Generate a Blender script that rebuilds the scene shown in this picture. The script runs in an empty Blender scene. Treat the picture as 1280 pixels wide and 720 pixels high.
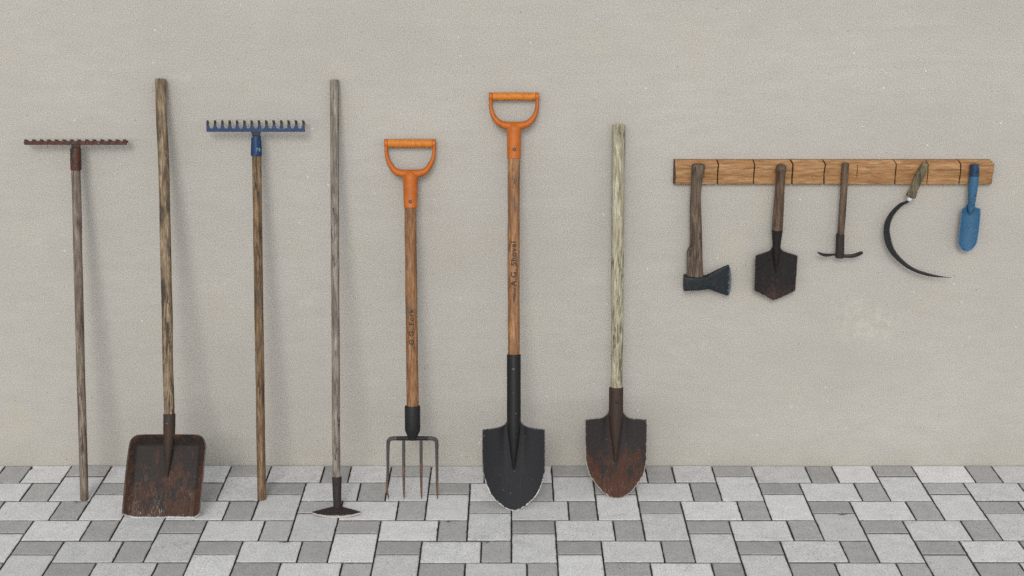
import bpy, bmesh, math, random
from mathutils import Vector, noise as mnoise

random.seed(11)
SC = bpy.context.scene
COL = SC.collection
R = math.radians
PI = math.pi

# ------------------------------------------------------------------ node helper
class M:
    def __init__(s, name):
        s.m = bpy.data.materials.new(name); s.m.use_nodes = True
        s.nt = s.m.node_tree; s.nt.nodes.clear()
        s.out = s.nt.nodes.new('ShaderNodeOutputMaterial')
        s.b = s.nt.nodes.new('ShaderNodeBsdfPrincipled')
        s.nt.links.new(s.b.outputs[0], s.out.inputs[0])
        s.tc = s.nt.nodes.new('ShaderNodeTexCoord').outputs['Object']
    def put(s, sock, v):
        if hasattr(v, 'node'): s.nt.links.new(v, sock)
        elif isinstance(v, (tuple, list)) and sock.type == 'RGBA': sock.default_value = (*v[:3], 1)
        else: sock.default_value = v
    def map(s, scale, loc=(0, 0, 0), vec=None):
        n = s.nt.nodes.new('ShaderNodeMapping')
        s.nt.links.new(vec or s.tc, n.inputs['Vector'])
        n.inputs['Scale'].default_value = scale; n.inputs['Location'].default_value = loc
        return n.outputs[0]
    def noise(s, vec, scale=1, detail=3, rough=.55, dist=0):
        n = s.nt.nodes.new('ShaderNodeTexNoise')
        s.nt.links.new(vec, n.inputs['Vector'])
        for k, v in (('Scale', scale), ('Detail', detail), ('Roughness', rough), ('Distortion', dist)): n.inputs[k].default_value = v
        return n.outputs['Fac']
    def voro(s, vec, scale=1, out='Distance'):
        n = s.nt.nodes.new('ShaderNodeTexVoronoi')
        s.nt.links.new(vec, n.inputs['Vector']); n.inputs['Scale'].default_value = scale
        return n.outputs[out]
    def ramp(s, fac, *stops):
        n = s.nt.nodes.new('ShaderNodeValToRGB'); cr = n.color_ramp
        while len(cr.elements) < len(stops): cr.elements.new(.5)
        for e, (p, c) in zip(cr.elements, stops):
            e.position = p; e.color = (c, c, c, 1) if isinstance(c, (int, float)) else (*c, 1)
        s.put(n.inputs[0], fac); return n.outputs[0]
    def mix(s, fac, a, b, mode='MIX'):
        n = s.nt.nodes.new('ShaderNodeMix'); n.data_type = 'RGBA'; n.blend_type = mode
        s.put(n.inputs[0], fac); s.put(n.inputs[6], a); s.put(n.inputs[7], b)
        return n.outputs[2]
    def math(s, op, a, b=0., c=None):
        n = s.nt.nodes.new('ShaderNodeMath'); n.operation = op
        s.put(n.inputs[0], a); s.put(n.inputs[1], b)
        if c is not None: s.put(n.inputs[2], c)
        return n.outputs[0]
    def mr(s, v, a, b, c=0., d=1., smooth=False):
        n = s.nt.nodes.new('ShaderNodeMapRange')
        if smooth: n.interpolation_type = 'SMOOTHSTEP'
        for i, x in enumerate((v, a, b, c, d)): s.put(n.inputs[i], x)
        return n.outputs[0]
    def attr(s, name):
        n = s.nt.nodes.new('ShaderNodeAttribute'); n.attribute_name = name
        return n.outputs['Fac']
    def sep(s):
        n = s.nt.nodes.new('ShaderNodeSeparateXYZ'); s.nt.links.new(s.tc, n.inputs[0]); return n.outputs
    def done(s, col, rough=.7, bump=None, bs=.3, bd=.001, metal=0., spec=.5):
        s.put(s.b.inputs['Base Color'], col); s.put(s.b.inputs['Roughness'], rough)
        s.put(s.b.inputs['Metallic'], metal); s.put(s.b.inputs['Specular IOR Level'], spec)
        if bump is not None:
            n = s.nt.nodes.new('ShaderNodeBump'); n.inputs['Strength'].default_value = bs
            n.inputs['Distance'].default_value = bd
            s.nt.links.new(bump, n.inputs['Height']); s.nt.links.new(n.outputs[0], s.b.inputs['Normal'])
        return s.m

def wood(name, seed, dark, mid, light, crack=(.03, .022, .015), amt=.5, grime=.3, grimecol=(.06, .045, .035), rough=.72, axis='z', fine=.35):
    dark, mid, light = [tuple(x * .80 for x in q) for q in (dark, mid, light)]
    k = M(name)
    def S(a, l): return (a, a, l) if axis == 'z' else (l, a, a)
    o = (seed * 3.1, seed * 1.7, seed * 2.3)
    warp = k.noise(k.map(S(24, 9), o), 1, 3)
    st = k.noise(k.map(S(85, 9), o), 1, 5, .65, .8)
    fi = k.noise(k.map(S(260, 26), o), 1, 3, .65)
    bl = k.noise(k.map(S(30, 14), o), 1, 4, .65)
    c = k.ramp(st, (.34, dark), (.5, mid), (.64, light))
    c = k.mix(k.mr(fi, .38, .60, fine * 1.7, 0), c, k.mix(1., c, (.38, .35, .33), 'MULTIPLY'))
    g = k.mr(bl, .5, .72, 0, grime, True)
    c = k.mix(g, c, grimecol)
    cr = k.noise(k.map(S(150, 17), tuple(x + 5 for x in o)), 1, 5, .66, .5)
    crm = k.mr(cr, .61 - .1 * amt, .65 - .1 * amt, 0, .92)
    crm = k.math('MULTIPLY', crm, k.mr(warp, .42, .6, .1, 1))
    c = k.mix(crm, c, crack)
    h = k.math('SUBTRACT', k.math('MULTIPLY_ADD', fi, .5, st), k.math('MULTIPLY', crm, .8))
    return k.done(c, rough, h, .55, .0012, spec=.3)

def metal(name, seed, base, base2, fine_w=.45, rust=(.10, .035, .014), rust_at=.55, zr=None, rough=.55, met=.0,
          wear=0., wearcol=(.42, .40, .38), wear_w=.35, scr=None, scrcol=(.38, .33, .3), specks=0., chips=0., chipcol=(.5, .5, .5), spec=.18, wear_z=None, flange=0.):
    """rust_at: noise level above which rust shows; zr: (z_low, z_high) rust shows towards z_low"""
    base, base2, rust, chipcol, scrcol = [tuple(x * .80 for x in q) for q in (base, base2, rust, chipcol, scrcol)]
    k = M(name); o = (seed * 2.3, seed * 1.3, seed * 3.7)
    n1 = k.noise(k.map((38, 38, 22), o), 1, 5, .62)
    n2 = k.noise(k.map((170, 170, 120), o), 1, 5, .75)
    n3 = k.noise(k.map((420, 420, 60), o), 1, 2, .6)
    z = k.sep()[2]
    c = k.mix(k.mr(n2, .3, .7), base, base2)
    t = k.math('MULTIPLY_ADD', n2, fine_w, k.math('MULTIPLY', n1, 1 - fine_w))
    if zr:
        t = k.math('ADD', t, k.mr(z, zr[0], zr[1], .14, -.16))
    if flange: t = k.math('ADD', t, k.math('MULTIPLY', k.attr('flange'), flange))
    rm = k.mr(t, rust_at - .06, rust_at + .07, 0, 1, True)
    rc = k.mix(k.mr(n3, .3, .7), rust, tuple(x * .45 for x in rust))
    c = k.mix(rm, c, rc)
    if scr:
        sn = k.noise(k.map((340, 340, 75), o), 1, 5, .8, 1.0)
        m = k.math('MULTIPLY', k.mr(sn, .555, .63), k.mr(z, scr[0], scr[1], scr[2], 0, True))
        m = k.math('MULTIPLY', m, k.mr(k.noise(k.map((26, 26, 16), (o[2], o[0], o[1])), 1, 4, .7), .44, .60, .04, 1))
        c = k.mix(m, c, scrcol)
    if specks:
        d = k.voro(k.map((1, 1, 1), o), 60)
        c = k.mix(k.math('MULTIPLY', k.mr(d, .035, .075, specks, 0), k.mr(n1, .46, .54)), c, (.42, .40, .38))
    if chips:
        cn = k.noise(k.map((90, 90, 60), (o[1], o[0], o[2])), 1, 4, .7)
        c = k.mix(k.mr(cn, .66 - .1 * chips, .70 - .1 * chips, 0, .9), c, chipcol)
    if wear:
        e = k.attr('edge')
        wn = k.math('ADD', e, k.mr(n2, .2, .8, -wear_w, wear_w))
        wm = k.mr(wn, .62, .9, 0, wear)
        if wear_z: wm = k.math('MULTIPLY', wm, k.mr(z, wear_z[0], wear_z[1], 1, wear_z[2], True))
        c = k.mix(wm, c, wearcol)
    r = k.mr(n2, .3, .7, rough - .08, rough + .12)
    return k.done(c, r, k.math('MULTIPLY_ADD', n3, .4, n2), .35, .0008, met, spec)

# ------------------------------------------------------------------ mesh helper
class MB:
    def __init__(s): s.v = []; s.f = []; s.mi = []; s.e = []; s.fl = {}
    def vert(s, p, e=0.):
        s.v.append(tuple(p)); s.e.append(e); return len(s.v) - 1
    def face(s, idx, m=0): s.f.append(tuple(idx)); s.mi.append(m)
    def rings(s, rings, cap=(True, True), m=0, closed=False, es=None):
        ids = [[s.vert(p, es[i] if es else 0) for p in r] for i, r in enumerate(rings)]
        n = len(ids[0])
        for a, b in zip(ids, ids[1:]):
            for i in range(n):
                j = (i + 1) % n
                s.face((a[i], a[j], b[j], b[i]), m)
        if cap[0]: s.face(ids[0][::-1], m)
        if cap[1]: s.face(ids[-1], m)
        return ids
    def box(s, x0, x1, y0, y1, z0, z1, m=0):
        p = [s.vert((x, y, z)) for x in (x0, x1) for y in (y0, y1) for z in (z0, z1)]
        for q in ((0, 1, 3, 2), (4, 6, 7, 5), (0, 4, 5, 1), (2, 3, 7, 6), (0, 2, 6, 4), (1, 5, 7, 3)): s.face([p[i] for i in q], m)
    def build(s, name, mats, parent=None, smooth=True, ang=35, bevel=0.):
        me = bpy.data.meshes.new(name)
        me.from_pydata(s.v, [], s.f)
        a = me.attributes.new('edge', 'FLOAT', 'POINT'); a.data.foreach_set('value', s.e)
        if s.fl:
            a = me.attributes.new('flange', 'FLOAT', 'POINT'); a.data.foreach_set('value', [s.fl.get(i, 0.) for i in range(len(s.v))])
        for mm in (mats if isinstance(mats, (list, tuple)) else [mats]): me.materials.append(mm)
        me.polygons.foreach_set('material_index', s.mi)
        bm = bmesh.new(); bm.from_mesh(me)
        bmesh.ops.recalc_face_normals(bm, faces=bm.faces)
        bm.to_mesh(me); bm.free()
        if smooth:
            me.polygons.foreach_set('use_smooth', [True] * len(me.polygons))
            me.set_sharp_from_angle(angle=R(ang))
        o = bpy.data.objects.new(name, me); COL.objects.link(o)
        if parent: o.parent = parent
        if bevel:
            b = o.modifiers.new('bevel', 'BEVEL'); b.width = bevel; b.segments = 2; b.limit_method = 'ANGLE'; b.angle_limit = R(40)
        return o

def circ(cx, cy, cz, rx, ry, n=20, pw=2., ph=0.):
    """ring in the local XY plane; pw > 2 makes it squarer"""
    out = []
    for i in range(n):
        t = 2 * PI * i / n + ph; c, q = math.cos(t), math.sin(t)
        out.append((cx + rx * math.copysign(abs(c) ** (2 / pw), c), cy + ry * math.copysign(abs(q) ** (2 / pw), q), cz))
    return out

def lathe_z(prof, n=24, pw=2., bow=None):
    """prof: (z, cx, cy, rx, ry)"""
    b = MB(); b.rings([circ(cx, cy, z, rx, ry, n, pw) for z, cx, cy, rx, ry in prof]); return b

def crom(pts, n):
    """Catmull-Rom through pts (tuples of any size), n samples a span"""
    out = []; P = [pts[0]] + list(pts) + [pts[-1]]
    for i in range(1, len(P) - 2):
        a, b, c, d = P[i - 1:i + 3]
        for k in range(n):
            t = k / n
            out.append(tuple(.5 * (2 * q + (r - p) * t + (2 * p - 5 * q + 4 * r - s) * t * t + (3 * q - p - 3 * r + s) * t ** 3)
                             for p, q, r, s in zip(a, b, c, d)))
    out.append(tuple(pts[-1])); return out

def tube(path, n=12, b=None, m=0, up=Vector((0, 1, 0))):
    """path: (x, y, z, r_side, r_up); sections stay upright relative to up"""
    b = b or MB(); rr = []
    for i, p in enumerate(path):
        q0 = Vector(path[max(i - 1, 0)][:3]); q1 = Vector(path[min(i + 1, len(path) - 1)][:3])
        t = (q1 - q0).normalized(); s = t.cross(up)
        s = s.normalized() if s.length > 1e-5 else Vector((1, 0, 0))
        u = s.cross(t).normalized(); c = Vector(p[:3])
        rr.append([c + s * math.cos(2 * PI * k / n) * p[3] + u * math.sin(2 * PI * k / n) * p[4] for k in range(n)])
    b.rings(rr, m=m); return b

def segdist(p, a, b):
    ax, ay = a; bx, by = b; px, py = p
    dx, dy = bx - ax, by - ay; L = dx * dx + dy * dy
    t = 0 if L == 0 else max(0, min(1, ((px - ax) * dx + (py - ay) * dy) / L))
    return math.hypot(px - ax - t * dx, py - ay - t * dy)

def blade(segs, fy, thick, nx=28, ew=.006, skip_top=True, fl=None):
    """sheet of metal: segs = lists of rows (v, u_left, u_right) from top to tip; fy(u, v, s) = depth"""
    rows = []
    for sg, n in segs:
        r = crom(sg, n) if n > 1 else list(sg)
        if rows and abs(rows[-1][0] - r[0][0]) < 1e-6 and abs(rows[-1][1] - r[0][1]) < 1e-6: r = r[1:]
        rows += r
    L = [(r[1], r[0]) for r in rows]; Rr = [(r[2], r[0]) for r in rows]
    outl = L + Rr[::-1]
    sg = list(zip(outl, outl[1:])) + ([] if skip_top else [(outl[-1], outl[0])])
    b = MB(); F = []; B = []
    for v, ul, ur in rows:
        fr = []; bk = []
        for i in range(nx + 1):
            s = -1 + 2 * i / nx
            s = math.copysign(abs(s) ** .8, s)
            u = (ul + ur) / 2 + (ur - ul) / 2 * s
            d = min(segdist((u, v), *q) for q in sg)
            e = max(0, 1 - d / ew)
            y = fy(u, v, s)
            fr.append(b.vert((u, y, v), e))
            if fl: b.fl[fr[-1]] = fl(u, v)
            bk.append(b.vert((u, y + thick, v), e))
        F.append(fr); B.append(bk)
    for j in range(len(rows) - 1):
        for i in range(nx):
            b.face((F[j][i], F[j][i + 1], F[j + 1][i + 1], F[j + 1][i]))
            b.face((B[j][i + 1], B[j][i], B[j + 1][i], B[j + 1][i + 1]))
        b.face((F[j][0], F[j + 1][0], B[j + 1][0], B[j][0]))
        b.face((F[j][nx], B[j][nx], B[j + 1][nx], F[j + 1][nx]))
    for i in range(nx):
        b.face((F[0][i], B[0][i], B[0][i + 1], F[0][i + 1]))
        b.face((F[-1][i], F[-1][i + 1], B[-1][i + 1], B[-1][i]))
    return b

def plate(outline, y0, y1, bev=.0):
    """polygon (x, z) given thickness along y, with small bevelled front rim"""
    b = MB(); n = len(outline)
    cx = sum(p[0] for p in outline) / n; cz = sum(p[1] for p in outline) / n
    f = [b.vert((x, y0, z)) for x, z in outline]; k = [b.vert((x, y1, z)) for x, z in outline]
    b.face(f); b.face(k[::-1])
    for i in range(n):
        j = (i + 1) % n; b.face((f[j], f[i], k[i], k[j]))
    return b

def thing(name, label, cat, loc, rx=0., group=None):
    o = bpy.data.objects.new(name, None); COL.objects.link(o)
    o.empty_display_size = .05
    o.location = loc; o.rotation_euler = (rx, 0, 0); o['label'] = label; o['category'] = cat
    if group: o['group'] = group
    return o

def rivet(parent, x, y, z, r, mat, name='rivet', hole=None):
    b = MB()
    rr = []
    for t, q in ((.0012, 1.), (-.0006, 1.), (-.0016, .8), (-.0020, .5), (-.0014, .35)):
        rr.append([(x + r * q * math.cos(a), y + t, z + r * q * math.sin(a)) for a in [2 * PI * i / 14 for i in range(14)]])
    b.rings(rr)
    return b.build(name, mat, parent)

def stick(prof, seed, n=20, pw=2., wob=.0006, step=.03, chamfer=None):
    """wooden handle: prof = (z, cx, rx, ry); rings every step with a little hand-made unevenness"""
    b = MB(); z0, z1 = prof[0][0], prof[-1][0]
    k = max(2, int((z1 - z0) / step)); rr = []
    zs = [z0] + [z0 + (z1 - z0) * i / k for i in range(1, k)] + [z1]
    def at(z):
        for a, c in zip(prof, prof[1:]):
            if z <= c[0] + 1e-9:
                t = (z - a[0]) / (c[0] - a[0]); return [a[i] + (c[i] - a[i]) * t for i in range(1, 4)]
        return prof[-1][1:]
    for z in zs:
        cx, rx, ry = at(z)
        wx = mnoise.noise((z * 5, seed * 7.3, 0)) * wob * 2; wy = mnoise.noise((z * 5, seed * 7.3, 9)) * wob * 2
        ring = circ(cx + wx, wy, z, rx, ry, n, pw)
        ring = [(p[0] + (p[0] - cx) * .05 * mnoise.noise((p[0] * 60, p[1] * 60, z * 12 + seed)), p[1] + p[1] * .05 * mnoise.noise((p[0] * 60, p[1] * 60 + 3, z * 12 + seed)), p[2]) for p in ring]
        rr.append(ring)
    def shrink(ring, q, dz):
        cx = sum(p[0] for p in ring) / n; cy = sum(p[1] for p in ring) / n
        return [(cx + (p[0] - cx) * q, cy + (p[1] - cy) * q, p[2] + dz) for p in ring]
    rr = [shrink(rr[0], .93, 0)] + [shrink(rr[0], 1, .0018)] + rr[1:-1] + [shrink(rr[-1], 1, -.0018), shrink(rr[-1], .92, 0)]
    b.rings(rr); return b

def lettering(text, parent, cu, r, z0, z1, cap, mat):
    """burnt-in writing wrapped on the front of a round handle, reading upwards"""
    cv = bpy.data.curves.new('lettering', 'FONT'); cv.body = text; cv.size = 1; cv.offset = .016; cv.space_character = 1.12
    to = bpy.data.objects.new('lettering', cv); COL.objects.link(to)
    me = bpy.data.meshes.new_from_object(to.evaluated_get(bpy.context.evaluated_depsgraph_get()))
    bpy.data.objects.remove(to)
    bm = bmesh.new(); bm.from_mesh(me)
    xs = [v.co.x for v in bm.verts]; x0, x1 = min(xs), max(xs)
    ytop = max(v.co.y for v in bm.verts)
    for v in bm.verts:
        v.co.x = z0 + (v.co.x - x0) / (x1 - x0) * (z1 - z0)
        v.co.y = (v.co.y / ytop - .5) * cap
    for i in range(-7, 8):
        g = bm.verts[:] + bm.edges[:] + bm.faces[:]
        bmesh.ops.bisect_plane(bm, geom=g, plane_co=(0, i * cap / 14, 0), plane_no=(0, 1, 0), dist=1e-7)
    for v in bm.verts:
        t = -v.co.y / r; z = v.co.x
        v.co = (cu + (r + .0006) * math.sin(t), -(r + .0006) * math.cos(t), z)
    bmesh.ops.recalc_face_normals(bm, faces=bm.faces)
    m2 = bpy.data.meshes.new('lettering'); bm.to_mesh(m2); bm.free(); m2.materials.append(mat)
    o = bpy.data.objects.new('lettering', m2); COL.objects.link(o); o.parent = parent
    return o

# ------------------------------------------------------------------ setting materials
def wall_material():
    k = M('plaster')
    g1 = k.noise(k.map((1, 1, 1)), 330, 2, .8)
    g2 = k.noise(k.map((1, 1, 1), (4, 2, 7)), 820, 2, .8)
    big = k.noise(k.map((1, 1, 1.6)), 1.3, 5, .6)
    mid = k.noise(k.map((1.2, 1, 3.5), (3, 3, 3)), 9, 5, .65)
    strk = k.noise(k.map((2.2, 1, 42), (1, 1, 8)), 1, 3, .6)
    c = k.ramp(big, (.32, (.378, .357, .322)), (.5, (.405, .386, .352)), (.68, (.427, .410, .380)))
    c = k.mix(k.mr(mid, .42, .66, .0, .5), c, (.372, .352, .318))
    c = k.mix(k.mr(strk, .48, .68, 0, .16), c, (.355, .337, .308))
    # warm yellowish patches and a pale flaked spot
    warm = k.noise(k.map((1, 1, 1), (9, 1, 4)), 5, 4, .6)
    c = k.mix(k.mr(warm, .56, .70, 0, .35), c, (.425, .388, .318))
    zz = k.sep()[2]
    foot = k.noise(k.map((1, 1, 1.6), (3, 7, 1)), 9, 5, .7)
    c = k.mix(k.math('MULTIPLY', k.mr(k.math('MULTIPLY_ADD', foot, .30, zz), .12, .26, 1, 0, True), .45), c, (.365, .338, .285))   # splashed dirt at the foot
    grain = k.math('MULTIPLY_ADD', g2, .5, k.math('MULTIPLY', g1, .5))
    c = k.mix(1., c, k.ramp(grain, (.38, .60), (.5, 1.), (.62, 1.38)), 'MULTIPLY')
    pit = k.voro(k.map((1, 1, 1)), 34)
    pn = k.noise(k.map((1, 1, 1), (2, 8, 1)), 18, 2)
    pm = k.math('MULTIPLY', k.mr(pit, .055, .10, 1, 0), k.mr(pn, .52, .62))
    c = k.mix(k.math('MULTIPLY', pm, .6), c, (.17, .15, .13))
    ws = k.voro(k.map((1, 1, 1), (5, 0, 3)), 27)
    wm = k.math('MULTIPLY', k.mr(ws, .05, .09, 1, 0), k.mr(pn, .48, .4))
    c = k.mix(k.math('MULTIPLY', wm, .55), c, (.75, .73, .68))
    # a pale flaked patch low under the rail and a few scuffs
    for (x, z, rx, rz, a) in ((1.085, .47, .13, .085, .5), (1.02, .53, .07, .04, .3), (.58, .40, .05, .02, .5), (-.35, .95, .03, .02, .5), (.24, .62, .05, .03, .45), (.98, 1.30, .03, .02, .5), (-.95, 1.22, .04, .02, .4), (.86, .20, .04, .012, .5), (1.32, .30, .05, .02, .35), (-.62, .55, .05, .03, .35), (.50, .38, .04, .03, .3), (.06, .52, .05, .03, .25), (-1.15, .40, .05, .02, .25)):
        n = k.nt.nodes.new('ShaderNodeVectorMath'); n.operation = 'LENGTH'
        k.nt.links.new(k.map((1 / rx, 0, 1 / rz), (-x / rx, 0, -z / rz)), n.inputs[0])
        fl = k.noise(k.map((1, 1, 1), (x, 2, z)), 38, 6, .75)
        mm = k.math('MULTIPLY', k.mr(n.outputs['Value'], .2, 1.2, a, 0, True), k.mr(fl, .45, .62))
        c = k.mix(mm, c, (.53, .502, .435))
    c = k.mix(1., c, (.870, .864, .852), 'MULTIPLY')
    h = k.math('SUBTRACT', k.math('MULTIPLY_ADD', mid, 1.2, grain), k.math('MULTIPLY', pm, .8))
    return k.done(c, .92, h, .3, .0009, spec=.15)

def stone_material(name, base, light, dark):
    k = M(name)
    s1 = k.noise(k.map((1, 1, 1)), 200, 3, .8)
    s2 = k.noise(k.map((1, 1, 1), (3, 3, 3)), 150, 3, .7)
    bl = k.noise(k.map((1, 1, 1), (1, 5, 2)), 22, 6, .7)
    t = k.attr('tone')
    c = k.ramp(s1, (.35, dark), (.43, base), (.56, base), (.66, light))
    c = k.mix(k.mr(s2, .59, .68, 0, .6), c, dark)
    c = k.mix(k.mr(s2, .40, .30, 0, .5), c, light)
    c = k.mix(k.mr(bl, .42, .68, 0, .5), c, tuple(x * .70 for x in base))
    c = k.mix(1., c, k.ramp(t, (0, .80), (1, 1.12)), 'MULTIPLY')
    ck = k.noise(k.map((1, 1, 1), (6, 2, 9)), 9, 6, .75, .5)
    ckm = k.math('MULTIPLY', k.mr(k.math('ABSOLUTE', k.math('SUBTRACT', ck, .5)), .0, .008, 1, 0), k.mr(k.noise(k.map((1, 1, 1), (2, 1, 5)), 5, 2), .60, .64))
    c = k.mix(k.math('MULTIPLY', ckm, .8), c, (.12, .115, .11))
    # grime gathers along the joints
    e = k.attr('rim')
    gn = k.noise(k.map((1, 1, 1), (7, 5, 2)), 60, 4, .65)
    c = k.mix(k.math('MULTIPLY', k.mr(e, .3, 1., 0, .5), k.mr(gn, .35, .65)), c, (.15, .145, .135))
    c = k.mix(k.mr(e, .88, .97), c, (.10, .098, .088))        # sides of the stones are coated with joint sand
    return k.done(c, .85, k.math('ADD', s1, s2), .35, .0008, spec=.25)

# ------------------------------------------------------------------ wall and ground
wall_mat = wall_material()
b = MB(); b.box(-7, 7, 0, .3, -.2, 3.6)
w = b.build('plaster_wall', wall_mat, smooth=False)
w['label'] = 'plain pale grey plaster wall behind the whole row of leaning tools'; w['category'] = 'wall'

k = M('joint_sand')
n_ = k.noise(k.map((1, 1, 1)), 300, 3, .7)
bed_mat = k.done(k.ramp(n_, (.3, (.025, .026, .022)), (.7, (.075, .072, .062))), .95, n_, .5, .001)
k = M('outer_ground')
n_ = k.noise(k.map((1, 1, 1)), 20, 5, .7)
far_mat = k.done(k.ramp(n_, (.3, (.30, .30, .29)), (.7, (.40, .40, .39))), .95)
b = MB(); b.box(-5.3, 5.3, -5.3, .0, -.03, -.0075)
o = b.build('joint_bed', bed_mat, smooth=False); o['kind'] = 'structure'; o['label'] = 'dark sand filling the joints between the paving stones'; o['category'] = 'ground'
b = MB(); q = [b.vert(p) for p in ((-40, -40, -.035), (40, -40, -.035), (40, 6, -.035), (-40, 6, -.035))]; b.face(q)
o = b.build('ground', far_mat, smooth=False); o['kind'] = 'structure'; o['label'] = 'bare grey ground around the paving'; o['category'] = 'ground'

U = .125; X0 = -.7515; GAP = .0021
def paver(bm, tl, rl, ml, x0, x1, y0, y1, mi):
    """one stone: slightly uneven outline, rounded arris; y1 is the far side"""
    x0 += GAP; x1 -= GAP; y0 += GAP; y1 = min(y1 - GAP, -.001)
    if y1 - y0 < .01: return
    n = 7; ring = []
    def J(): return random.gauss(0, .0004)
    for i in range(n): ring.append((x0 + (x1 - x0) * i / n, y0 + J()))
    for i in range(n): ring.append((x1 + J(), y0 + (y1 - y0) * i / n))
    for i in range(n): ring.append((x1 - (x1 - x0) * i / n, y1 + J()))
    for i in range(n): ring.append((x0 + J(), y1 - (y1 - y0) * i / n))
    # chipped arris now and then
    chip = random.randrange(len(ring)) if random.random() < .10 else None
    dz = random.gauss(0, .0005); t = min(1, max(0, random.gauss(.5, .22)))
    cx, cy = (x0 + x1) / 2, (y0 + y1) / 2
    L = []
    for ins, z, e in ((0, -.009, 1), (0, -.0012, 1), (.0010, 0, .8), (.005, .0002, .2), (.014, .0002, 0)):
        row = []
        for i, (x, y) in enumerate(ring):
            ii = ins; zz = z
            if chip is not None and i == chip and z > -.005: zz = min(z, 0) - .0035 * (1 - ins / .02); ii = ins + .002
            sx = 1 - ii / ((x1 - x0) / 2); sy = 1 - ii / ((y1 - y0) / 2)
            v = bm.verts.new((cx + (x - cx) * sx, cy + (y - cy) * sy, zz + dz)); v[tl] = t; v[rl] = e; row.append(v)
        L.append(row)
    m = len(ring)
    for a, c in zip(L, L[1:]):
        for i in range(m):
            f = bm.faces.new((a[i], a[(i + 1) % m], c[(i + 1) % m], c[i])); f.material_index = mi; f.smooth = True
    f = bm.faces.new(L[-1]); f.material_index = mi; f.smooth = True

bm = bmesh.new(); tl = bm.verts.layers.float.new('tone'); rl = bm.verts.layers.float.new('rim')
for r in range(-2, 42):                       # rows run away from the wall
    yt = -r * U
    for c in range(-12, 12):
        xs = X0 + (4 * c + r % 4) * U
        if xs > 5.2 or xs + 4 * U < -5.2: continue
        paver(bm, tl, rl, None, xs, xs + U * 4 / 3, yt - U, yt, 0)                     # long pale stone
        paver(bm, tl, rl, None, xs + U * 4 / 3, xs + 2 * U, yt - U, yt, 1)             # small grey stone
        paver(bm, tl, rl, None, xs + 3 * U, xs + 4 * U, yt - U * .64, yt, 1)           # flat grey stone
        paver(bm, tl, rl, None, xs + 3 * U, xs + 4 * U, yt - 2 * U, yt - U * .64, 0)   # upright pale stone
me = bpy.data.meshes.new('paving'); bm.to_mesh(me); bm.free()
me.materials.append(stone_material('pale_granite', (.605, .605, .595), (.78, .78, .77), (.19, .19, .185)))
me.materials.append(stone_material('grey_granite', (.385, .38, .366), (.50, .50, .485), (.17, .17, .165)))
me.set_sharp_from_angle(angle=R(60))
o = bpy.data.objects.new('paving', me); COL.objects.link(o)
o['kind'] = 'structure'; o['label'] = 'paving of pale and mid grey granite stones in front of the wall'; o['category'] = 'paving'

# ------------------------------------------------------------------ shared small materials
k = M('orange_plastic'); n_ = k.noise(k.map((1, 1, .4)), 75, 6, .75); n2_ = k.noise(k.map((1, 1, 1)), 500, 2, .6)
orange = k.done(k.mix(k.mr(n_, .4, .7), (.41, .106, .010), (.28, .072, .012)), .48, n2_, .12, .0005, spec=.25)
k = M('orange_grip'); n_ = k.noise(k.map((1, 1, 1)), 90, 4, .6); n2_ = k.noise(k.map((1, 1, 1)), 600, 2, .6)
orange2 = k.done(k.mix(k.mr(n_, .4, .7), (.48, .158, .016), (.35, .106, .016)), .55, n2_, .2, .0005, spec=.25)
screw = metal('screw_steel', 3, (.06, .055, .05), (.16, .15, .14), rust_at=.62, met=.6, rough=.4)
dark_rivet = metal('dark_rivet', 5, (.02, .019, .018), (.05, .045, .04), rust_at=.66, rough=.5)
k = M('burnt_ink'); n_ = k.noise(k.map((1, 1, 1)), 220, 4, .7)
ink = k.done(k.ramp(n_, (.35, (.022, .012, .008)), (.66, (.04, .022, .012)), (.76, (.13, .065, .03))), .8)

# ================================================================== 1 rust-red rake
red_paint = metal('worn_red_paint', 1, (.120, .030, .018), (.050, .017, .012), rust=(.045, .030, .024), rust_at=.52, rough=.45, chips=.6, chipcol=(.16, .12, .10))
dark_steel = metal('dark_steel', 2, (.028, .022, .018), (.06, .045, .035), rust=(.07, .03, .016), rust_at=.56, rough=.55)
grey_wood = wood('grey_brown_wood', 1, (.115, .085, .062), (.20, .155, .118), (.30, .245, .195), amt=.55, grime=.5)
t = thing('garden_rake', 'long rake with rusty dark red head and weathered grey brown handle', 'rake', (-1.27, -.2429, 0), -.18448)
stick([(0, .0003, .0120, .012), (.54, .006, .0125, .0125), (.99, .0119, .0131, .013)], 1).build('handle', grey_wood, t)
lathe_z([(.9765, .0128, 0, .0138, .0138), (.9775, .0128, 0, .0149, .0149), (1.0, .0130, 0, .0152, .0152), (1.03, .0134, 0, .0150, .0140), (1.0395, .0135, 0, .0143, .0125), (1.0424, .0136, .001, .0120, .009)], 22, 2.6).build('socket', red_paint, t, ang=28)
lathe_z([(1.040, .0138, .002, .0125, .007), (1.0475, .0140, .003, .0132, .005), (1.056, .0142, .003, .0145, .003)], 18, 3).build('neck', dark_steel, t)
b = MB(); b.box(-.1332, .1613, -.0022, .0022, 1.0491, 1.0602); b.build('rake_bar', red_paint, t, bevel=.0012)
for i in range(14):
    u = -.1300 + i * .02195 + random.gauss(0, .0005)
    p = crom([(u + .004, .000, 1.0550, .0085, .0022), (u + .0025, .002, 1.0585, .0074, .0024), (u - .001, .010, 1.0612, .0056, .0024), (u - .007, .024, 1.0628, .0040, .0018), (u - .0140, .036, 1.0632, .0012, .0009)], 4)
    tube(p, 10, up=Vector((0, -.5, 1))).build('tooth', dark_steel, t)

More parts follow.
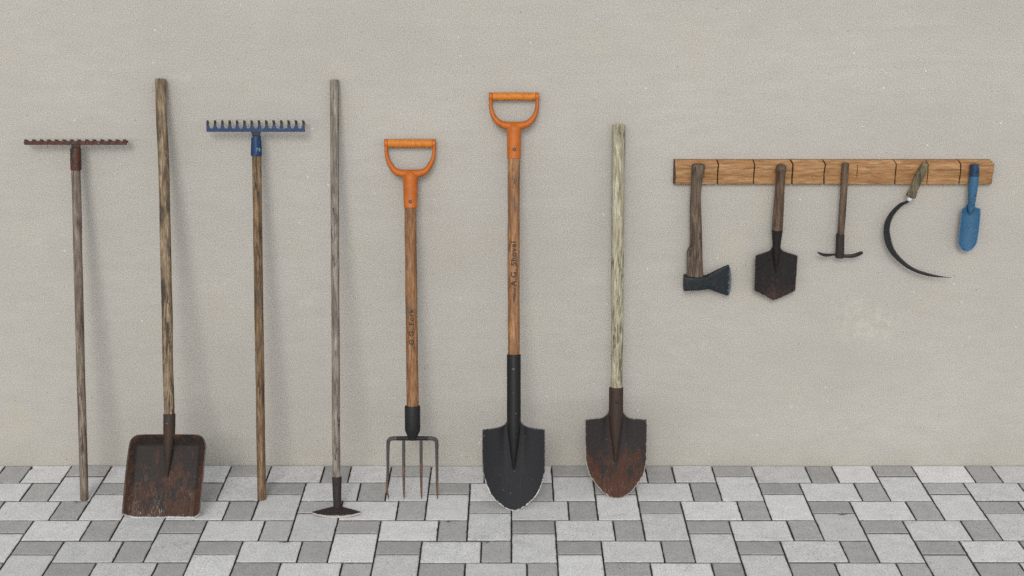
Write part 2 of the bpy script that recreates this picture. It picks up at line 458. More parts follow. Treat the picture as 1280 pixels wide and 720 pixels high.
# ================================================================== 2 square shovel
oak = wood('weathered_oak', 2, (.165, .115, .066), (.31, .225, .135), (.43, .33, .215), amt=1.45, grime=.4, fine=.5)
rust1 = metal('rusty_pan_steel', 7, (.013, .0105, .010), (.036, .027, .024), rust=(.084, .040, .023), rust_at=.545, zr=(-.02, .34), wear=1., wearcol=(.46, .45, .44), wear_w=.30, wear_z=(.010, .022, .12), flange=.13, fine_w=.28, scr=(.0, .19, 1.), scrcol=(.40, .36, .335), rough=.55)
sock1 = metal('dark_brown_steel', 8, (.026, .019, .016), (.055, .038, .03), rust=(.085, .035, .02), rust_at=.54, rough=.55)
t = thing('square_shovel', 'square-bladed shovel with rusty scratched pan and long rough wooden handle', 'shovel', (-1.0061, -.3599, 0), -.27414)
stick([(.2, .0165, .0142, .0142), (.3028, .0171, .0142, .0142), (.803, .0104, .0149, .0149), (1.2631, .0024, .0147, .0147)], 2, 20, 3.0, .0012).build('handle', oak, t, ang=28)
so = lathe_z([(.1180, .0113, -.001, .0012, .0015), (.135, .0125, -.003, .0042, .006), (.175, .0150, -.006, .0095, .010), (.215, .0172, -.008, .0142, .013), (.2449, .0188, -.006, .0168, .0155), (.27, .0187, -.003, .0172, .0168), (.3015, .0184, 0, .0172, .0170), (.3023, .0184, 0, .0155, .0155)], 24).build('socket', sock1, t)
rivet(so, .0158, -.0196, .276, .0042, screw)
def flange(u, v):
    ul = -.0931 - (.2444 - v) * .095; ur = .1284 - (.2444 - v) * .090
    dl = u - ul; dr = ur - u; dt = .2444 - v
    m = math.sqrt(sum(max(0, 1 - d / w_) ** 2 for d, w_ in ((dl, .022), (dr, .022), (dt, .034))))
    m = min(1, m); return m * (.75 + .5 * m - .25 * m * m)
def pan(u, v, s):
    m = flange(u, v)
    dish = .006 * ((u - .012) / .11) ** 2
    return -.020 * m - dish + .003
segs = [([(.2449, -.058, .099), (.2438, -.070, .1075), (.2375, -.082, .1180), (.2260, -.0905, .1250), (.2100, -.0945, .1288)], 4),
        ([(.2100, -.0945, .1288), (.18, -.0985, .1258), (.14, -.1035, .1222), (.10, -.1075, .1180), (.06, -.1112, .1135), (.0151, -.1150, .1084)], 5),
        ([(.0151, -.1150, .1084), (.0075, -.1025, .0990), (0.0004, -.0897, .0897)], 4)]
blade(segs, pan, .0028, 64, .011, fl=flange).build('blade', rust1, t)

# ================================================================== 3 blue rake
blue_paint = metal('worn_blue_paint', 9, (.005, .027, .080), (.010, .044, .114), rust=(.04, .04, .05), rust_at=.60, rough=.35, chips=.30, chipcol=(.24, .31, .42), spec=.2)
brown_wood = wood('brown_stained_wood', 3, (.125, .074, .036), (.215, .135, .070), (.31, .205, .118), amt=.9, grime=.6, fine=.45)
t = thing('garden_rake', 'long rake with chipped blue toothed head and golden brown handle', 'rake', (-.7432, -.2392, 0), -.16578)
stick([(0, -.0002, .0128, .0128), (.5, .005, .0130, .013), (1.03, .0104, .0134, .0134)], 3).build('handle', brown_wood, t)
lathe_z([(1.0175, .0099, 0, .0150, .0150), (1.0188, .0098, 0, .0163, .0163), (1.04, .0100, 0, .0158, .0156), (1.062, .0102, 0, .0145, .0140), (1.0735, .0101, 0, .0137, .0125), (1.076, .0100, .001, .0120, .010)], 22).build('socket', blue_paint, t, ang=28)
lathe_z([(1.074, .0098, .003, .0115, .006), (1.080, .0096, .003, .0128, .004), (1.088, .0096, .003, .0148, .0026)], 18, 3).build('neck', dark_steel, t)
pts = [(-.1316, 1.0861)]; top = []
N = 14; sp = (.1508 - -.1313 - .008) / (N - 1)
for i in range(N):
    u = -.1313 + .004 + i * sp
    hw = .0038
    for du, v in ((-.0086, 1.0956), (-.0062, 1.0976), (-.0046, 1.1020), (-hw, 1.1066), (hw - .0008, 1.1066), (.0044, 1.1020), (.0060, 1.0976), (.0086, 1.0956)):
        x = u + du
        if -.1318 < x < .1512: top.append((x, v))
        elif (i == 0 and du == -hw) or (i == N - 1 and du == hw): top.append((x, v))
poly = [(-.1313, 1.0861)] + [(-.1313, 1.097)] * 0 + top + [(.1508, 1.0861)]
b = MB(); Fv = [b.vert((x, -.002, z)) for x, z in poly]; Bv = [b.vert((x, .002, z)) for x, z in poly]
b.face(Fv[::-1]); b.face(Bv)
for i in range(len(poly)):
    j = (i + 1) % len(poly); b.face((Fv[i], Fv[j], Bv[j], Bv[i]))
b.build('rake_bar', blue_paint, t, smooth=False)
for i in range(N):
    u = -.1313 + .004 + i * sp + random.gauss(0, .0004)
    p = crom([(u - .0003, .0002, 1.1056, .0037, .0021), (u - .0004, .0016, 1.1086, .0037, .0022), (u - .0014, .007, 1.1125, .0037, .0022), (u - .0050, .024, 1.1165, .0034, .0016), (u - .0105, .042, 1.1175, .0012, .0008)], 4)
    tube(p, 10, up=Vector((0, -.6, 1))).build('tooth', dark_steel, t)

# ================================================================== 4 draw hoe
silver_wood = wood('silver_grey_wood', 4, (.145, .118, .092), (.262, .224, .184), (.385, .342, .292), amt=.5, grime=.45, grimecol=(.09, .075, .062))
hoe_steel = metal('dark_hoe_steel', 11, (.020, .017, .015), (.042, .034, .03), rust=(.075, .034, .02), rust_at=.58, rough=.5)
hoe_blade = metal('worn_hoe_blade', 12, (.022, .018, .017), (.042, .033, .030), rust=(.075, .038, .025), rust_at=.60, wear=1., wearcol=(.46, .41, .38), wear_w=.3, rough=.5)
t = thing('draw_hoe', 'tall hoe with silver grey handle and small half-moon blade on the paving', 'hoe', (-.512, -.3216, 0), -.24752)
stick([(.06, .0012, .0118, .0118), (.5, .0014, .0120, .012), (1.2515, .0029, .0126, .0126)], 4).build('handle', silver_wood, t)
so = lathe_z([(.006, .003, .001, .0118, .0105), (.0142, .003, 0, .0116, .0112), (.06, .0022, 0, .0128, .0125), (.1030, .0021, 0, .0143, .014), (.1041, .0021, 0, .0130, .013)], 22).build('socket', hoe_steel, t)
rivet(so, .0018, -.0145, .085, .0034, dark_rivet)
# half-moon plate: built level with the ground, so it is turned back by the lean
b = MB(); nx, ny = 28, 8; G = []
for i in range(nx + 1):
    s = -1 + 2 * i / nx; x = .0032 + .0705 * s
    a = abs(s)
    yb = .001 - .0235 * max(0, (a - .16) / .84) ** 1.1; yf = -.0245 - .0155 * (1 - a * a)
    zb = .0185 - .0065 * a; zf = .0105 - .0072 * (1 - a * a)
    col = []
    for j in range(ny + 1):
        q = j / ny
        z = zb + (zf - zb) * q + .002 * math.sin(q * PI) * (1 - a)
        col.append((b.vert((x, yb + (yf - yb) * q, z), max(0, 1 - (1 - q) / .42)), b.vert((x, yb + (yf - yb) * q + .0006, z - .0028), max(0, 1 - (1 - q) / .42))))
    G.append(col)
for i in range(nx):
    for j in range(ny):
        b.face((G[i][j][0], G[i + 1][j][0], G[i + 1][j + 1][0], G[i][j + 1][0])); b.face((G[i][j][1], G[i][j + 1][1], G[i + 1][j + 1][1], G[i + 1][j][1]))
    b.face((G[i][0][0], G[i][0][1], G[i + 1][0][1], G[i + 1][0][0])); b.face((G[i][ny][0], G[i + 1][ny][0], G[i + 1][ny][1], G[i][ny][1]))
for i in (0, nx):
    for j in range(ny): b.face((G[i][j][0], G[i][j + 1][0], G[i][j + 1][1], G[i][j][1]))
o = b.build('blade', hoe_blade, t); o.rotation_euler = (.24752, 0, 0)

# ================================================================== D-grip used by fork and black shovel
def d_grip(t, cu, vt, hw, bar_r, v_in, v_stem, v_end, sr, sr2, screw_v):
    """cu centre, vt centre height of the bar, hw half width, v_in bottom of the opening"""
    a = hw - .0055
    path = [(cu - a, 0, vt + .002, .0052, .0090), (cu - a, 0, vt - .022, .0053, .0085), (cu - a + .003, 0, vt - .043, .0062, .0088), (cu - a + .0115, 0, vt - .062, .0078, .0098),
            (cu - a + .026, 0, v_in - .0045, .0098, .0112), (cu - .022, 0, v_in - .0115, .0118, .0130), (cu, 0, v_in - .0130, .0130, .0150)]
    full = path + [(2 * cu - x, y, z, p, q) for x, y, z, p, q in path[-2::-1]]
    b = tube(crom(full, 6), 16)
    for sg in (-1, 1):
        x = cu + sg * a; rr = []
        for dx, q in ((-.0055, .86), (-.0044, 1.), (.0044, 1.), (.0055, .86)):
            rr.append([(x + dx, bar_r * 1.02 * q * math.cos(w_), vt + bar_r * 1.02 * q * math.sin(w_)) for w_ in [2 * PI * i / 20 for i in range(20)]])
        b.rings(rr)
    b.rings([circ(cu, 0, z, rx, rx, 24) for z, rx in ((v_in - .003, sr * .35), (v_in - .006, sr * .7), (v_in - .012, sr * .9), (v_stem + .010, sr * 1.10), (v_stem, sr * 1.03), (v_stem - .012, sr), (v_end + .002, sr2), (v_end + .0004, sr2 + .0004), (v_end, sr2 - .002))])
    g = b.build('grip_frame', orange, t, ang=40)
    rr = []; L = 2 * a - .011
    for i in range(15):
        q = i / 14; x = cu - L / 2 + L * q
        rad = bar_r * (1 + .03 * math.sin(q * PI))
        rr.append([(x, rad * math.cos(w_), vt + rad * math.sin(w_)) for w_ in [2 * PI * i / 22 for i in range(22)]])
    b = MB(); b.rings(rr); b.build('grip_bar', orange2, t)
    rivet(g, cu + .0006, -sr2 - .0002, screw_v, .0052, screw, 'screw')

# ================================================================== 5 digging fork
fork_wood = wood('varnished_ash_dark', 5, (.17, .075, .028), (.30, .140, .055), (.385, .20, .09), amt=.35, grime=.75, grimecol=(.085, .06, .045), rough=.55, fine=.4)
fork_steel = metal('black_fork_steel', 13, (.012, .0118, .012), (.022, .0215, .022), rust=(.06, .035, .025), rust_at=.68, rough=.5, specks=.3)
tine_steel = metal('rusting_tine_steel', 14, (.040, .038, .038), (.085, .078, .074), rust=(.21, .105, .065), rust_at=.52, zr=(.0, .2), rough=.5, scr=(.0, .12, .6), scrcol=(.42, .38, .35))
t = thing('digging_fork', 'four-tined digging fork with orange handgrip and lettered brown shaft', 'garden fork', (-.2948, -.2376, 0), -.20974)
h = stick([(.24, .0018, .0178, .0178), (.2818, .0016, .0180, .018), (.5, .0003, .0176, .0176), (.8648, -.0013, .0172, .0172), (.90, -.0013, .0172, .0172)], 5, 24, 2., .0, .06).build('handle', fork_wood, t)
d_grip(t, -.0006, 1.0520, .0747, .0123, .9763, .9461, .8662, .0212, .0199, .8839)
lettering('G.G. Fork', h, .0003, .0186, .4652, .5717, .0140, ink)
so = lathe_z([(.180, .0004, 0, .0128, .010), (.1883, .0004, 0, .0140, .0125), (.2060, .0007, 0, .0222, .0200), (.2120, .0008, 0, .0229, .0215), (.2790, .0008, 0, .0231, .0228), (.2813, .0008, 0, .0222, .022), (.2813, .0008, 0, .0175, .0175)], 26).build('socket', fork_steel, t, ang=25)
rivet(so, -.0004, -.0232, .2566, .0048, dark_rivet)
def tine_path(u, top, outer):
    s = -1 if u < 0 else 1
    if outer:
        pts = [(s * .0420, 0, .1835, .0063, .0055), (s * .0585, 0, .1832, .0063, .0055), (s * .0680, 0, .1795, .0060, .0052), (s * .0718, 0, .1690, .0055, .005)]
    else:
        pts = [(u, 0, .1835, .0045, .0045), (u, 0, .170, .0046, .0048)]
    pts += [(u * 1.0, -.002, .13, .0046, .0046), (u * 1.005, -.004, .085, .0043, .0042), (u * (1.055 if u < -.05 else 1.01), -.004, .035, .0034, .0034), (u * 1.012, 0, .012, .0024, .0024), (u * 1.004, .002, .0006, .0010, .0010)]
    return crom(pts, 5)
b = tube(crom([(-.046, 0, .1835, .0066, .0058), (-.015, 0, .1837, .0068, .0060), (0, 0, .184, .0078, .0075), (.015, 0, .1837, .0068, .006), (.046, 0, .1835, .0066, .0058)], 4), 14)
b.build('crossbar', fork_steel, t)
for u, outer in ((-.0727, True), (-.0258, False), (.0256, False), (.0722, True)):
    tube(tine_path(u, None, outer), 12).build('tine', tine_steel, t)

# ================================================================== 6 black shovel
shaft_wood = wood('varnished_ash', 6, (.215, .095, .036), (.35, .165, .066), (.43, .225, .10), amt=.3, grime=.55, grimecol=(.10, .065, .045), rough=.55, fine=.4)
black_blade = metal('black_blade_paint', 15, (.007, .0075, .009), (.014, .0145, .017), rust=(.045, .03, .024), rust_at=.70, wear=1., wearcol=(.48, .46, .44), wear_w=.62, wear_z=(.06, .14, .15), rough=.5, scr=(.0, .30, .5), scrcol=(.085, .078, .075), specks=.6)
black_sock = metal('black_socket_paint', 16, (.0085, .0085, .009), (.016, .016, .0165), rust=(.045, .026, .018), rust_at=.66, rough=.45, specks=.75)
t = thing('digging_shovel', 'round-point shovel with black blade and orange handgrip on a lettered shaft', 'shovel', (.0047, -.3134, 0), -.24766)
h = stick([(.43, .0008, .0170, .017), (.4587, .0008, .0171, .0171), (.72, -.0002, .0174, .0174), (1.0231, .0006, .0178, .0178), (1.06, .0006, .0178, .0178)], 6, 24, 2., .0, .06).build('handle', shaft_wood, t)
d_grip(t, .0010, 1.2024, .0722, .0113, 1.1308, 1.102, 1.025, .0202, .0194, 1.0507)
lettering('A.G. Shovel', h, -.0002, .0183, .6575, .7867, .0160, ink)
def spine(t, cu, rt, v_top, v_sh, v_tip, mat, n=26):
    p = [(v_tip, cu, -.002, .0015, .002), (v_tip + .012, cu, -.003, .0045, .006), (v_tip + (v_sh - v_tip) * .4, cu, -.004, rt * .52, rt * .60), (v_tip + (v_sh - v_tip) * .75, cu, -.003, rt * .83, rt * .85),
         (v_sh, cu, -.001, rt * .97, rt * .97), (v_sh + .012, cu, 0, rt, rt), (v_top - .003, cu, 0, rt, rt), (v_top - .0006, cu, 0, rt * .98, rt * .98), (v_top, cu, 0, rt * .86, rt * .86)]
    return lathe_z(p, n).build('socket', mat, t)
so = spine(t, .0006, .0203, .4592, .262, .1200, black_sock)
rivet(so, 0, -.0204, .4176, .0045, screw)
def dish(cx, hw, dc, df, top, valley=.0):
    def f(u, v, s):
        x = (u - cx) / hw
        q = max(0, min(1, 1 - v / top))
        y = -dc * x * x + .5 * dc - df * q * q
        if valley: y += valley * math.exp(-((abs(u - cx) - .026) / .012) ** 2) * max(0, min(1, (v - .45 * top) / (.5 * top)))
        return y
    return f
blade([([(.2660, -.0195, .0205), (.2570, -.0228, .0240), (.2495, -.0320, .0330), (.2445, -.0480, .0480), (.2418, -.070, .070), (.2400, -.0900, .0903)], 4),
       ([(.2400, -.0900, .0903), (.2385, -.0910, .0913), (.2365, -.0912, .0914)], 2),
       ([(.2365, -.0912, .0914), (.1848, -.0914, .0916), (.1400, -.0908, .0916), (.1156, -.0892, .0908), (.0828, -.0808, .0831), (.0480, -.0662, .0680), (.0205, -.0415, .0425), (.0060, -.0212, .0216), (.0016, -.0105, .0107), (0.0002, -.0008, .0008)], 7)],
      dish(.0004, .091, .013, .006, .24, .004), .0028, 44, .0070).build('blade', black_blade, t)

# ================================================================== 7 rust shovel
pale_wood = wood('pale_peeling_wood', 7, (.34, .305, .20), (.455, .42, .295), (.54, .51, .385), crack=(.06, .045, .028), amt=.8, grime=.45, grimecol=(.15, .12, .075), fine=.4)
rust2 = metal('rusty_blade_steel', 17, (.013, .011, .011), (.032, .025, .023), rust=(.088, .033, .017), rust_at=.50, zr=(.0, .24), wear=.9, wearcol=(.30, .275, .26), wear_w=.5, wear_z=(.10, .22, .6), rough=.55, scr=(.0, .20, .9), scrcol=(.25, .19, .16), specks=.4)
t = thing('digging_shovel', 'round-point shovel with rusty brown blade and pale peeling handle without a grip', 'shovel', (.3116, -.2349, 0), -.19735)
stick([(.30, -.0034, .0172, .0172), (.3365, -.0032, .0172, .0172), (.77, -.0041, .0187, .0187), (1.1061, -.0038, .0187, .0187)], 7, 22, 2.3, .0008).build('handle', pale_wood, t)
so = spine(t, -.0045, .0211, .3365, .252, .1100, sock1)
rivet(so, -.0033, -.0214, .2958, .0048, dark_rivet)
blade([([(.2660, -.0258, .0168), (.2560, -.0305, .0215), (.2480, -.0390, .0290), (.2440, -.0480, .0365), (.2428, -.0600, .0480), (.2418, -.0800, .0700), (.2410, -.0935, .0845)], 4),
       ([(.2410, -.0935, .0845), (.2398, -.0955, .0864), (.2380, -.0960, .0868)], 2),
       ([(.2380, -.0960, .0868), (.178, -.0957, .0874), (.1400, -.0942, .0872), (.1152, -.0926, .0864), (.0900, -.0870, .0820), (.0653, -.0768, .0738), (.0247, -.0456, .0460), (.0080, -.0240, .0255), (.0020, -.0110, .0120), (0.0002, -.0008, .0008)], 7)],
      dish(-.0045, .091, .013, .005, .24, .004), .0028, 44, .0075).build('blade', rust2, t)

# ================================================================== wooden rail on the wall
rail_wood = wood('honey_oak_rail', 8, (.27, .130, .046), (.39, .206, .082), (.47, .275, .128), crack=(.14, .06, .022), amt=.3, grime=.55, grimecol=(.30, .125, .038), rough=.6, axis='x', fine=.3)
k = M('crack_wood'); n_ = k.noise(k.map((40, 40, 400)), 1, 3)
crack_wood = k.done(k.ramp(n_, (.3, (.03, .015, .008)), (.7, (.10, .05, .025))), .9)
PROF = [(-.002, .9790), (-.0165, .9790), (-.0182, .9765), (-.0190, .9670), (-.0205, .9560), (-.0218, .9455), (-.0222, .9409), (-.0205, .9360), (-.0202, .9250), (-.0200, .9130), (-.0196, .9086), (-.0180, .9070), (-.002, .9070)]   # (y, z)
def cx(pts, z):
    if z >= pts[0][1]: return pts[0][0]
    for a, c in zip(pts, pts[1:]):
        if z >= c[1]: return a[0] + (c[0] - a[0]) * (a[1] - z) / (a[1] - c[1])
    return pts[-1][0]
CR = [([(.5968, .9778), (.6015, .9671), (.5999, .9409), (.6006, .9086)], .0022, 1), ([(.7021, .9778), (.7071, .9671), (.7059, .9409), (.7061, .9086)], .0020, 1),
      ([(.8110, .9778), (.8189, .9707), (.8177, .9409), (.8184, .9086)], .0024, 1), ([(.9050, .9778), (.9139, .9707), (.9103, .9409), (.9125, .9086)], .0021, 1),
      ([(1.0080, .9778), (1.0072, .9659), (1.0066, .9409), (1.0062, .9086)], .0014, .35), ([(1.1112, .9778), (1.1203, .9707), (1.1185, .9445), (1.1195, .9086)], .0021, 1),
      ([(1.2045, .9778), (1.2125, .9707), (1.2128, .9409), (1.2131, .9086)], .0012, .6), ([(1.2985, .9778), (1.3073, .9730), (1.3084, .9421), (1.3072, .9086)], .0020, 1)]
b = MB(); cols = []
def column(xf, dep, mark):
    ids = []
    for i, (y, z) in enumerate(PROF):
        d = dep(z) if 1 <= i <= 11 else 0
        ids.append(b.vert((xf(z), min(y + d + .0006 * mnoise.noise((xf(z) * 25, 0, z * 40)), -.001), z)))
    cols.append((ids, mark))
xl, xr = .4712, 1.4035
column(lambda z: xl + .0010, lambda z: .006, 1); column(lambda z: xl + .0055 + .002 * math.sin((z - .9) * 60), lambda z: 0., 0)
prev = xl + .02
for pts, hw, amt in CR:
    while prev < pts[1][0] - .022: column(lambda z, x=prev: x, lambda z: 0., 0); prev += .02
    for dx, dd, mk in ((-hw - .0015, 0, 0), (-hw, .0012, 1), (-hw * .3, .013, 1), (hw * .3, .013, 1), (hw, .0012, 0), (hw + .0015, 0, 0)):
        def dep(z, dd=dd, amt=amt):
            if amt < .5: return dd * max(0, 1 - ((z - .947) / .016) ** 2)
            return dd
        column(lambda z, dx=dx * .72, pts=pts, amt=amt: cx(pts, z) + dx * (1 + .5 * mnoise.noise((pts[0][0] * 50, z * 90, 0))) , dep, mk if amt >= .5 else 0)
    prev = pts[1][0] + .02
while prev < xr - .012: column(lambda z, x=prev: x, lambda z: 0., 0); prev += .02
rend = lambda z: xr + (.002 if z < .972 else -.008 * (z - .972) / .006) - (.002 * (z < .93)) + .0015 * math.sin(z * 300)
column(lambda z: rend(z) - .004, lambda z: 0., 0); column(rend, lambda z: .004, 0)
for (a, mk), (c, _) in zip(cols, cols[1:]):
    for i in range(len(PROF) - 1): b.face((a[i], a[i + 1], c[i + 1], c[i]), mk)
    b.face((a[-1], a[0], c[0], c[-1]), 0)
b.face(cols[0][0][::-1], 1); b.face(cols[-1][0], 1)
o = b.build('tool_rail', [rail_wood, crack_wood], ang=25)
o['label'] = 'cracked honey brown wooden rail fixed across the wall on the right'; o['category'] = 'rail'

# ================================================================== hanging tools
def outline_loft(rows, depth, y, n=22, pw=2.4):
    """solid with the given left/right edge per height: rows (z, xl, xr)"""
    b = MB(); b.rings([circ((l + r) / 2, y, z, (r - l) / 2, d, n, pw) for (z, l, r), d in zip(rows, depth)]); return b
# axe
axe_wood = wood('grey_axe_wood', 9, (.072, .048, .031), (.138, .097, .065), (.22, .163, .115), amt=.9, grime=.5)
axe_steel = metal('blue_black_axe_steel', 18, (.009, .013, .0165), (.022, .030, .036), rust=(.040, .036, .034), rust_at=.55, rough=.5, wear=.7, wearcol=(.13, .15, .16), chips=.2, chipcol=(.06, .075, .085), scr=(-.08, .08, .5), scrcol=(.07, .085, .095))
AX, AY, AZ = .545, -.036, .63
t = thing('hand_axe', 'short axe with dark blue-black head hanging head down from the rail', 'axe', (AX, AY, AZ))
rows = crom([(.9716, .5265, .5555), (.9695, .5230, .5592), (.9610, .5213, .5607), (.9420, .5212, .5572), (.9131, .5211, .5528), (.88, .5204, .5514), (.8521, .5200, .5530), (.80, .5222, .5568), (.7599, .5238, .5594), (.7350, .5246, .5612), (.7240, .5236, .5618), (.7150, .5190, .5624), (.7070, .5166, .5630), (.68, .5176, .5645), (.6292, .5196, .5688), (.600, .5204, .5690)], 3)
outline_loft([(z - AZ, l - AX, r - AX) for z, l, r in rows], [.0105 if i < 3 else .0128 for i in range(len(rows))], 0, 24, 2.3).build('handle', axe_wood, t)
b = MB(); rr = []; es = []
prof = [(.5113, .6348, .5887, .017), (.5125, .6352, .5884, .0185), (.525, .6335, .5893, .0195), (.555, .6318, .5908, .019), (.5735, .6318, .5921, .0165), (.5800, .6345, .5928, .013), (.5870, .6385, .5924, .0105), (.605, .6490, .5852, .0080), (.625, .6600, .5770, .0052), (.642, .6680, .5702, .0026), (.6478, .6560, .5720, .0014), (.6515, .6380, .5850, .0010), (.6530, .6230, .6000, .0004)]
for x, zt, zb, d in prof:
    zc, hz = (zt + zb) / 2, (zt - zb) / 2
    rr.append([(x - AX + (0), d * math.copysign(abs(math.cos(a)) ** .35, math.cos(a)), zc - AZ + hz * math.copysign(abs(math.sin(a)) ** .35, math.sin(a))) for a in [2 * PI * i / 28 for i in range(28)]])
    es.append(max(0, (x - .625) / .028))
b.rings(rr, es=es); b.build('axe_head', axe_steel, t, ang=30)
# small spade
spade_wood = wood('dark_spade_wood', 10, (.055, .031, .018), (.105, .064, .039), (.155, .100, .065), amt=.3, grime=.3, rough=.5)
spade_steel = metal('dark_spade_steel', 19, (.010, .009, .009), (.023, .018, .0175), rust=(.052, .030, .024), rust_at=.56, zr=(-.1, .06), wear=.9, wearcol=(.20, .16, .14), wear_w=.55, rough=.5, scr=(-.10, -.03, .6), scrcol=(.22, .17, .16))
AX, AY, AZ = .78, -.0395, .65
t = thing('hand_spade', 'short dark spade with round-knobbed wooden handle hanging blade down from the rail', 'spade', (AX, AY, AZ))
zs = [(.9735, .7805, .001), (.9728, .7805, .006), (.9700, .7805, .0110), (.9650, .7805, .0145), (.9590, .7804, .0157), (.9530, .7804, .0150), (.9475, .7805, .0137), (.9443, .7806, .0134), (.90, .7803, .0138), (.86, .7800, .0150), (.82, .7797, .0158), (.795, .7796, .0160), (.7754, .7796, .0158), (.76, .7797, .014)]
lathe_z([(z - AZ, x - AX, 0, r, r) for z, x, r in crom(zs, 2)]).build('handle', spade_wood, t)
lathe_z([(z - AZ, x - AX, y, rx, ry) for z, x, y, rx, ry in crom([(.7765, .7796, 0, .0140, .0140), (.7754, .7796, 0, .0162, .0162), (.77, .7797, 0, .0160, .0160), (.745, .7802, 0, .0135, .0135), (.7162, .7810, 0, .0108, .0105), (.69, .7817, .001, .0088, .009), (.665, .7827, .003, .0050, .006), (.642, .7840, .004, .001, .002)], 3)]).build('socket', spade_steel, t)
def sd(u, v, s): return -.010 * (u / .06) ** 2 + .006
blade([([(.7270 - AZ, .7700 - AX, .7918 - AX), (.7180 - AZ, .7670 - AX, .7950 - AX), (.7110 - AZ, .7610 - AX, .8010 - AX), (.7060 - AZ, .7500 - AX, .8130 - AX), (.7010 - AZ, .7300 - AX, .8320 - AX), (.6978 - AZ, .7195 - AX, .8428 - AX)], 3),
       ([(.6978 - AZ, .7195 - AX, .8428 - AX), (.6950 - AZ, .7187 - AX, .8438 - AX), (.66 - AZ, .7188 - AX, .8440 - AX), (.6208 - AZ, .7192 - AX, .8440 - AX), (.5960 - AZ, .7196 - AX, .8437 - AX), (.5888 - AZ, .7200 - AX, .8428 - AX)], 4),
       ([(.5888 - AZ, .7200 - AX, .8428 - AX), (.5780 - AZ, .7385 - AX, .8290 - AX), (.5640 - AZ, .7630 - AX, .8040 - AX), (.5570 - AZ, .7745 - AX, .7895 - AX), (.5545 - AZ, .7800 - AX, .7815 - AX)], 4)],
      sd, .0025, 30, .0045).build('blade', spade_steel, t)
# hand hoe with two small blades
hh_wood = wood('brown_hand_hoe_wood', 11, (.066, .039, .024), (.125, .079, .050), (.185, .127, .086), amt=.6, grime=.5, rough=.6)
AX, AY, AZ = .968, -.0335, .70
t = thing('hand_hoe', 'small two-bladed hand hoe with thin brown handle hanging from the rail', 'hand hoe', (AX, AY, AZ))
stick([(.75 - AZ, .9690 - AX, .0100, .0100), (.86 - AZ, .9688 - AX, .0104, .0104), (.9735 - AZ, .9682 - AX, .0104, .0104)], 11, 18, 2.2, .0005).build('handle', hh_wood, t)
lathe_z([(.6885 - AZ, .9704 - AX, 0, .0118, .0115), (.6897 - AZ, .9704 - AX, 0, .0128, .0125), (.72 - AZ, .9694 - AX, 0, .0124, .0122), (.7600 - AZ, .9675 - AX, 0, .0122, .012), (.7611 - AZ, .9674 - AX, 0, .0108, .0105)], 22, 2.3).build('socket', hoe_steel, t)
lt = crom([(.9620, .6985, .0028), (.9480, .6976, .0034), (.9334, .6972, .0044), (.9210, .6988, .0045), (.9100, .7030, .0034), (.9050, .7062, .0020), (.9009, .7098, .0004)], 4)
tube([(x - AX, -.012 * i / 24, z - AZ, .003 + .004 * math.sin(PI * min(1, i / 24)), w_) for i, (x, z, w_) in enumerate(lt)], 12, up=Vector((0, 0, 1))).build('pick_blade', hoe_steel, t)
rt = crom([(.9760, .6945, .0055), (.9950, .6945, .0062), (1.0080, .6962, .0066), (1.0190, .7005, .0072), (1.0270, .7045, .0070), (1.0312, .7066, .0060)], 4)
tube([(x - AX, -.004 - .010 * i / 20, z - AZ, .0030 + .007 * (i / 20) ** 2, w_ * (1 - .25 * i / 20)) for i, (x, z, w_) in enumerate(rt)], 12, up=Vector((0, 0, 1))).build('hoe_blade', hoe_blade, t)
# sickle
sick_wood = wood('olive_sickle_wood', 12, (.105, .083, .046), (.195, .160, .095), (.29, .25, .16), amt=.7, grime=.7, grimecol=(.06, .045, .028))
k = M('bare_ferrule_metal'); n_ = k.noise(k.map((1, 1, 1)), 200, 3); ferr = k.done(k.ramp(n_, (.35, (.42, .42, .42)), (.65, (.60, .60, .60))), .45, metal=.4)
sick_steel = metal('black_sickle_steel', 20, (.012, .012, .0125), (.024, .023, .023), rust=(.04, .028, .022), rust_at=.66, rough=.48, wear=.7, wearcol=(.13, .125, .12), wear_w=.4, specks=.3)
AX, AY, AZ = 1.17, -.038, .80
t = thing('sickle', 'black curved sickle with short olive wooden handle hanging on the rail', 'sickle', (AX, AY, AZ))
p0 = Vector((1.1985 - AX, 0, .9763 - AZ)); p1 = Vector((1.1633 - AX, 0, .8734 - AZ))
pr = [(0, .0072), (.02, .0088), (.10, .0108), (.28, .0128), (.45, .0130), (.62, .0118), (.76, .0118), (.88, .0138), (.965, .0146), (1.0, .0126)]
tube([(*(p0 + (p1 - p0) * q)[:], r, r * .95) for q, r in crom(pr, 3)], 22).build('handle', sick_wood, t)
d = (p1 - p0).normalized()
tube([(*(p1 + d * q)[:], r, r) for q, r in ((-.002, .0080), (.004, .0080), (.010, .0076), (.0115, .0068))], 18).build('ferrule', ferr, t)
outp = crom([(1.1545, .8640), (1.1480, .8600), (1.1315, .8534), (1.1077, .8269), (1.0943, .7944), (1.095, .7564), (1.1084, .7182), (1.1347, .6855), (1.1741, .6556), (1.2179, .6372), (1.2609, .6292), (1.3072, .6277)], 6)
innp = crom([(1.1650, .8610), (1.1560, .8555), (1.1390, .8438), (1.1189, .8160), (1.1114, .7835), (1.1150, .7564), (1.1288, .7182), (1.1552, .6855), (1.1920, .6580), (1.2387, .6412), (1.2816, .6313), (1.3072, .6279)], 6)
b = MB(); G = []
for (xo, zo), (xi, zi) in zip(outp, innp):
    row = []
    for q, y, e in ((0, .0016, .4), (0, -.0016, .4), (.3, -.0020, 0), (.62, -.0014, .1), (1, -.0003, 1), (1, .0003, 1), (.6, .0018, 0)):
        row.append(b.vert((xo + (xi - xo) * q - AX, y + .004 * 0, zo + (zi - zo) * q - AZ), e))
    G.append(row)
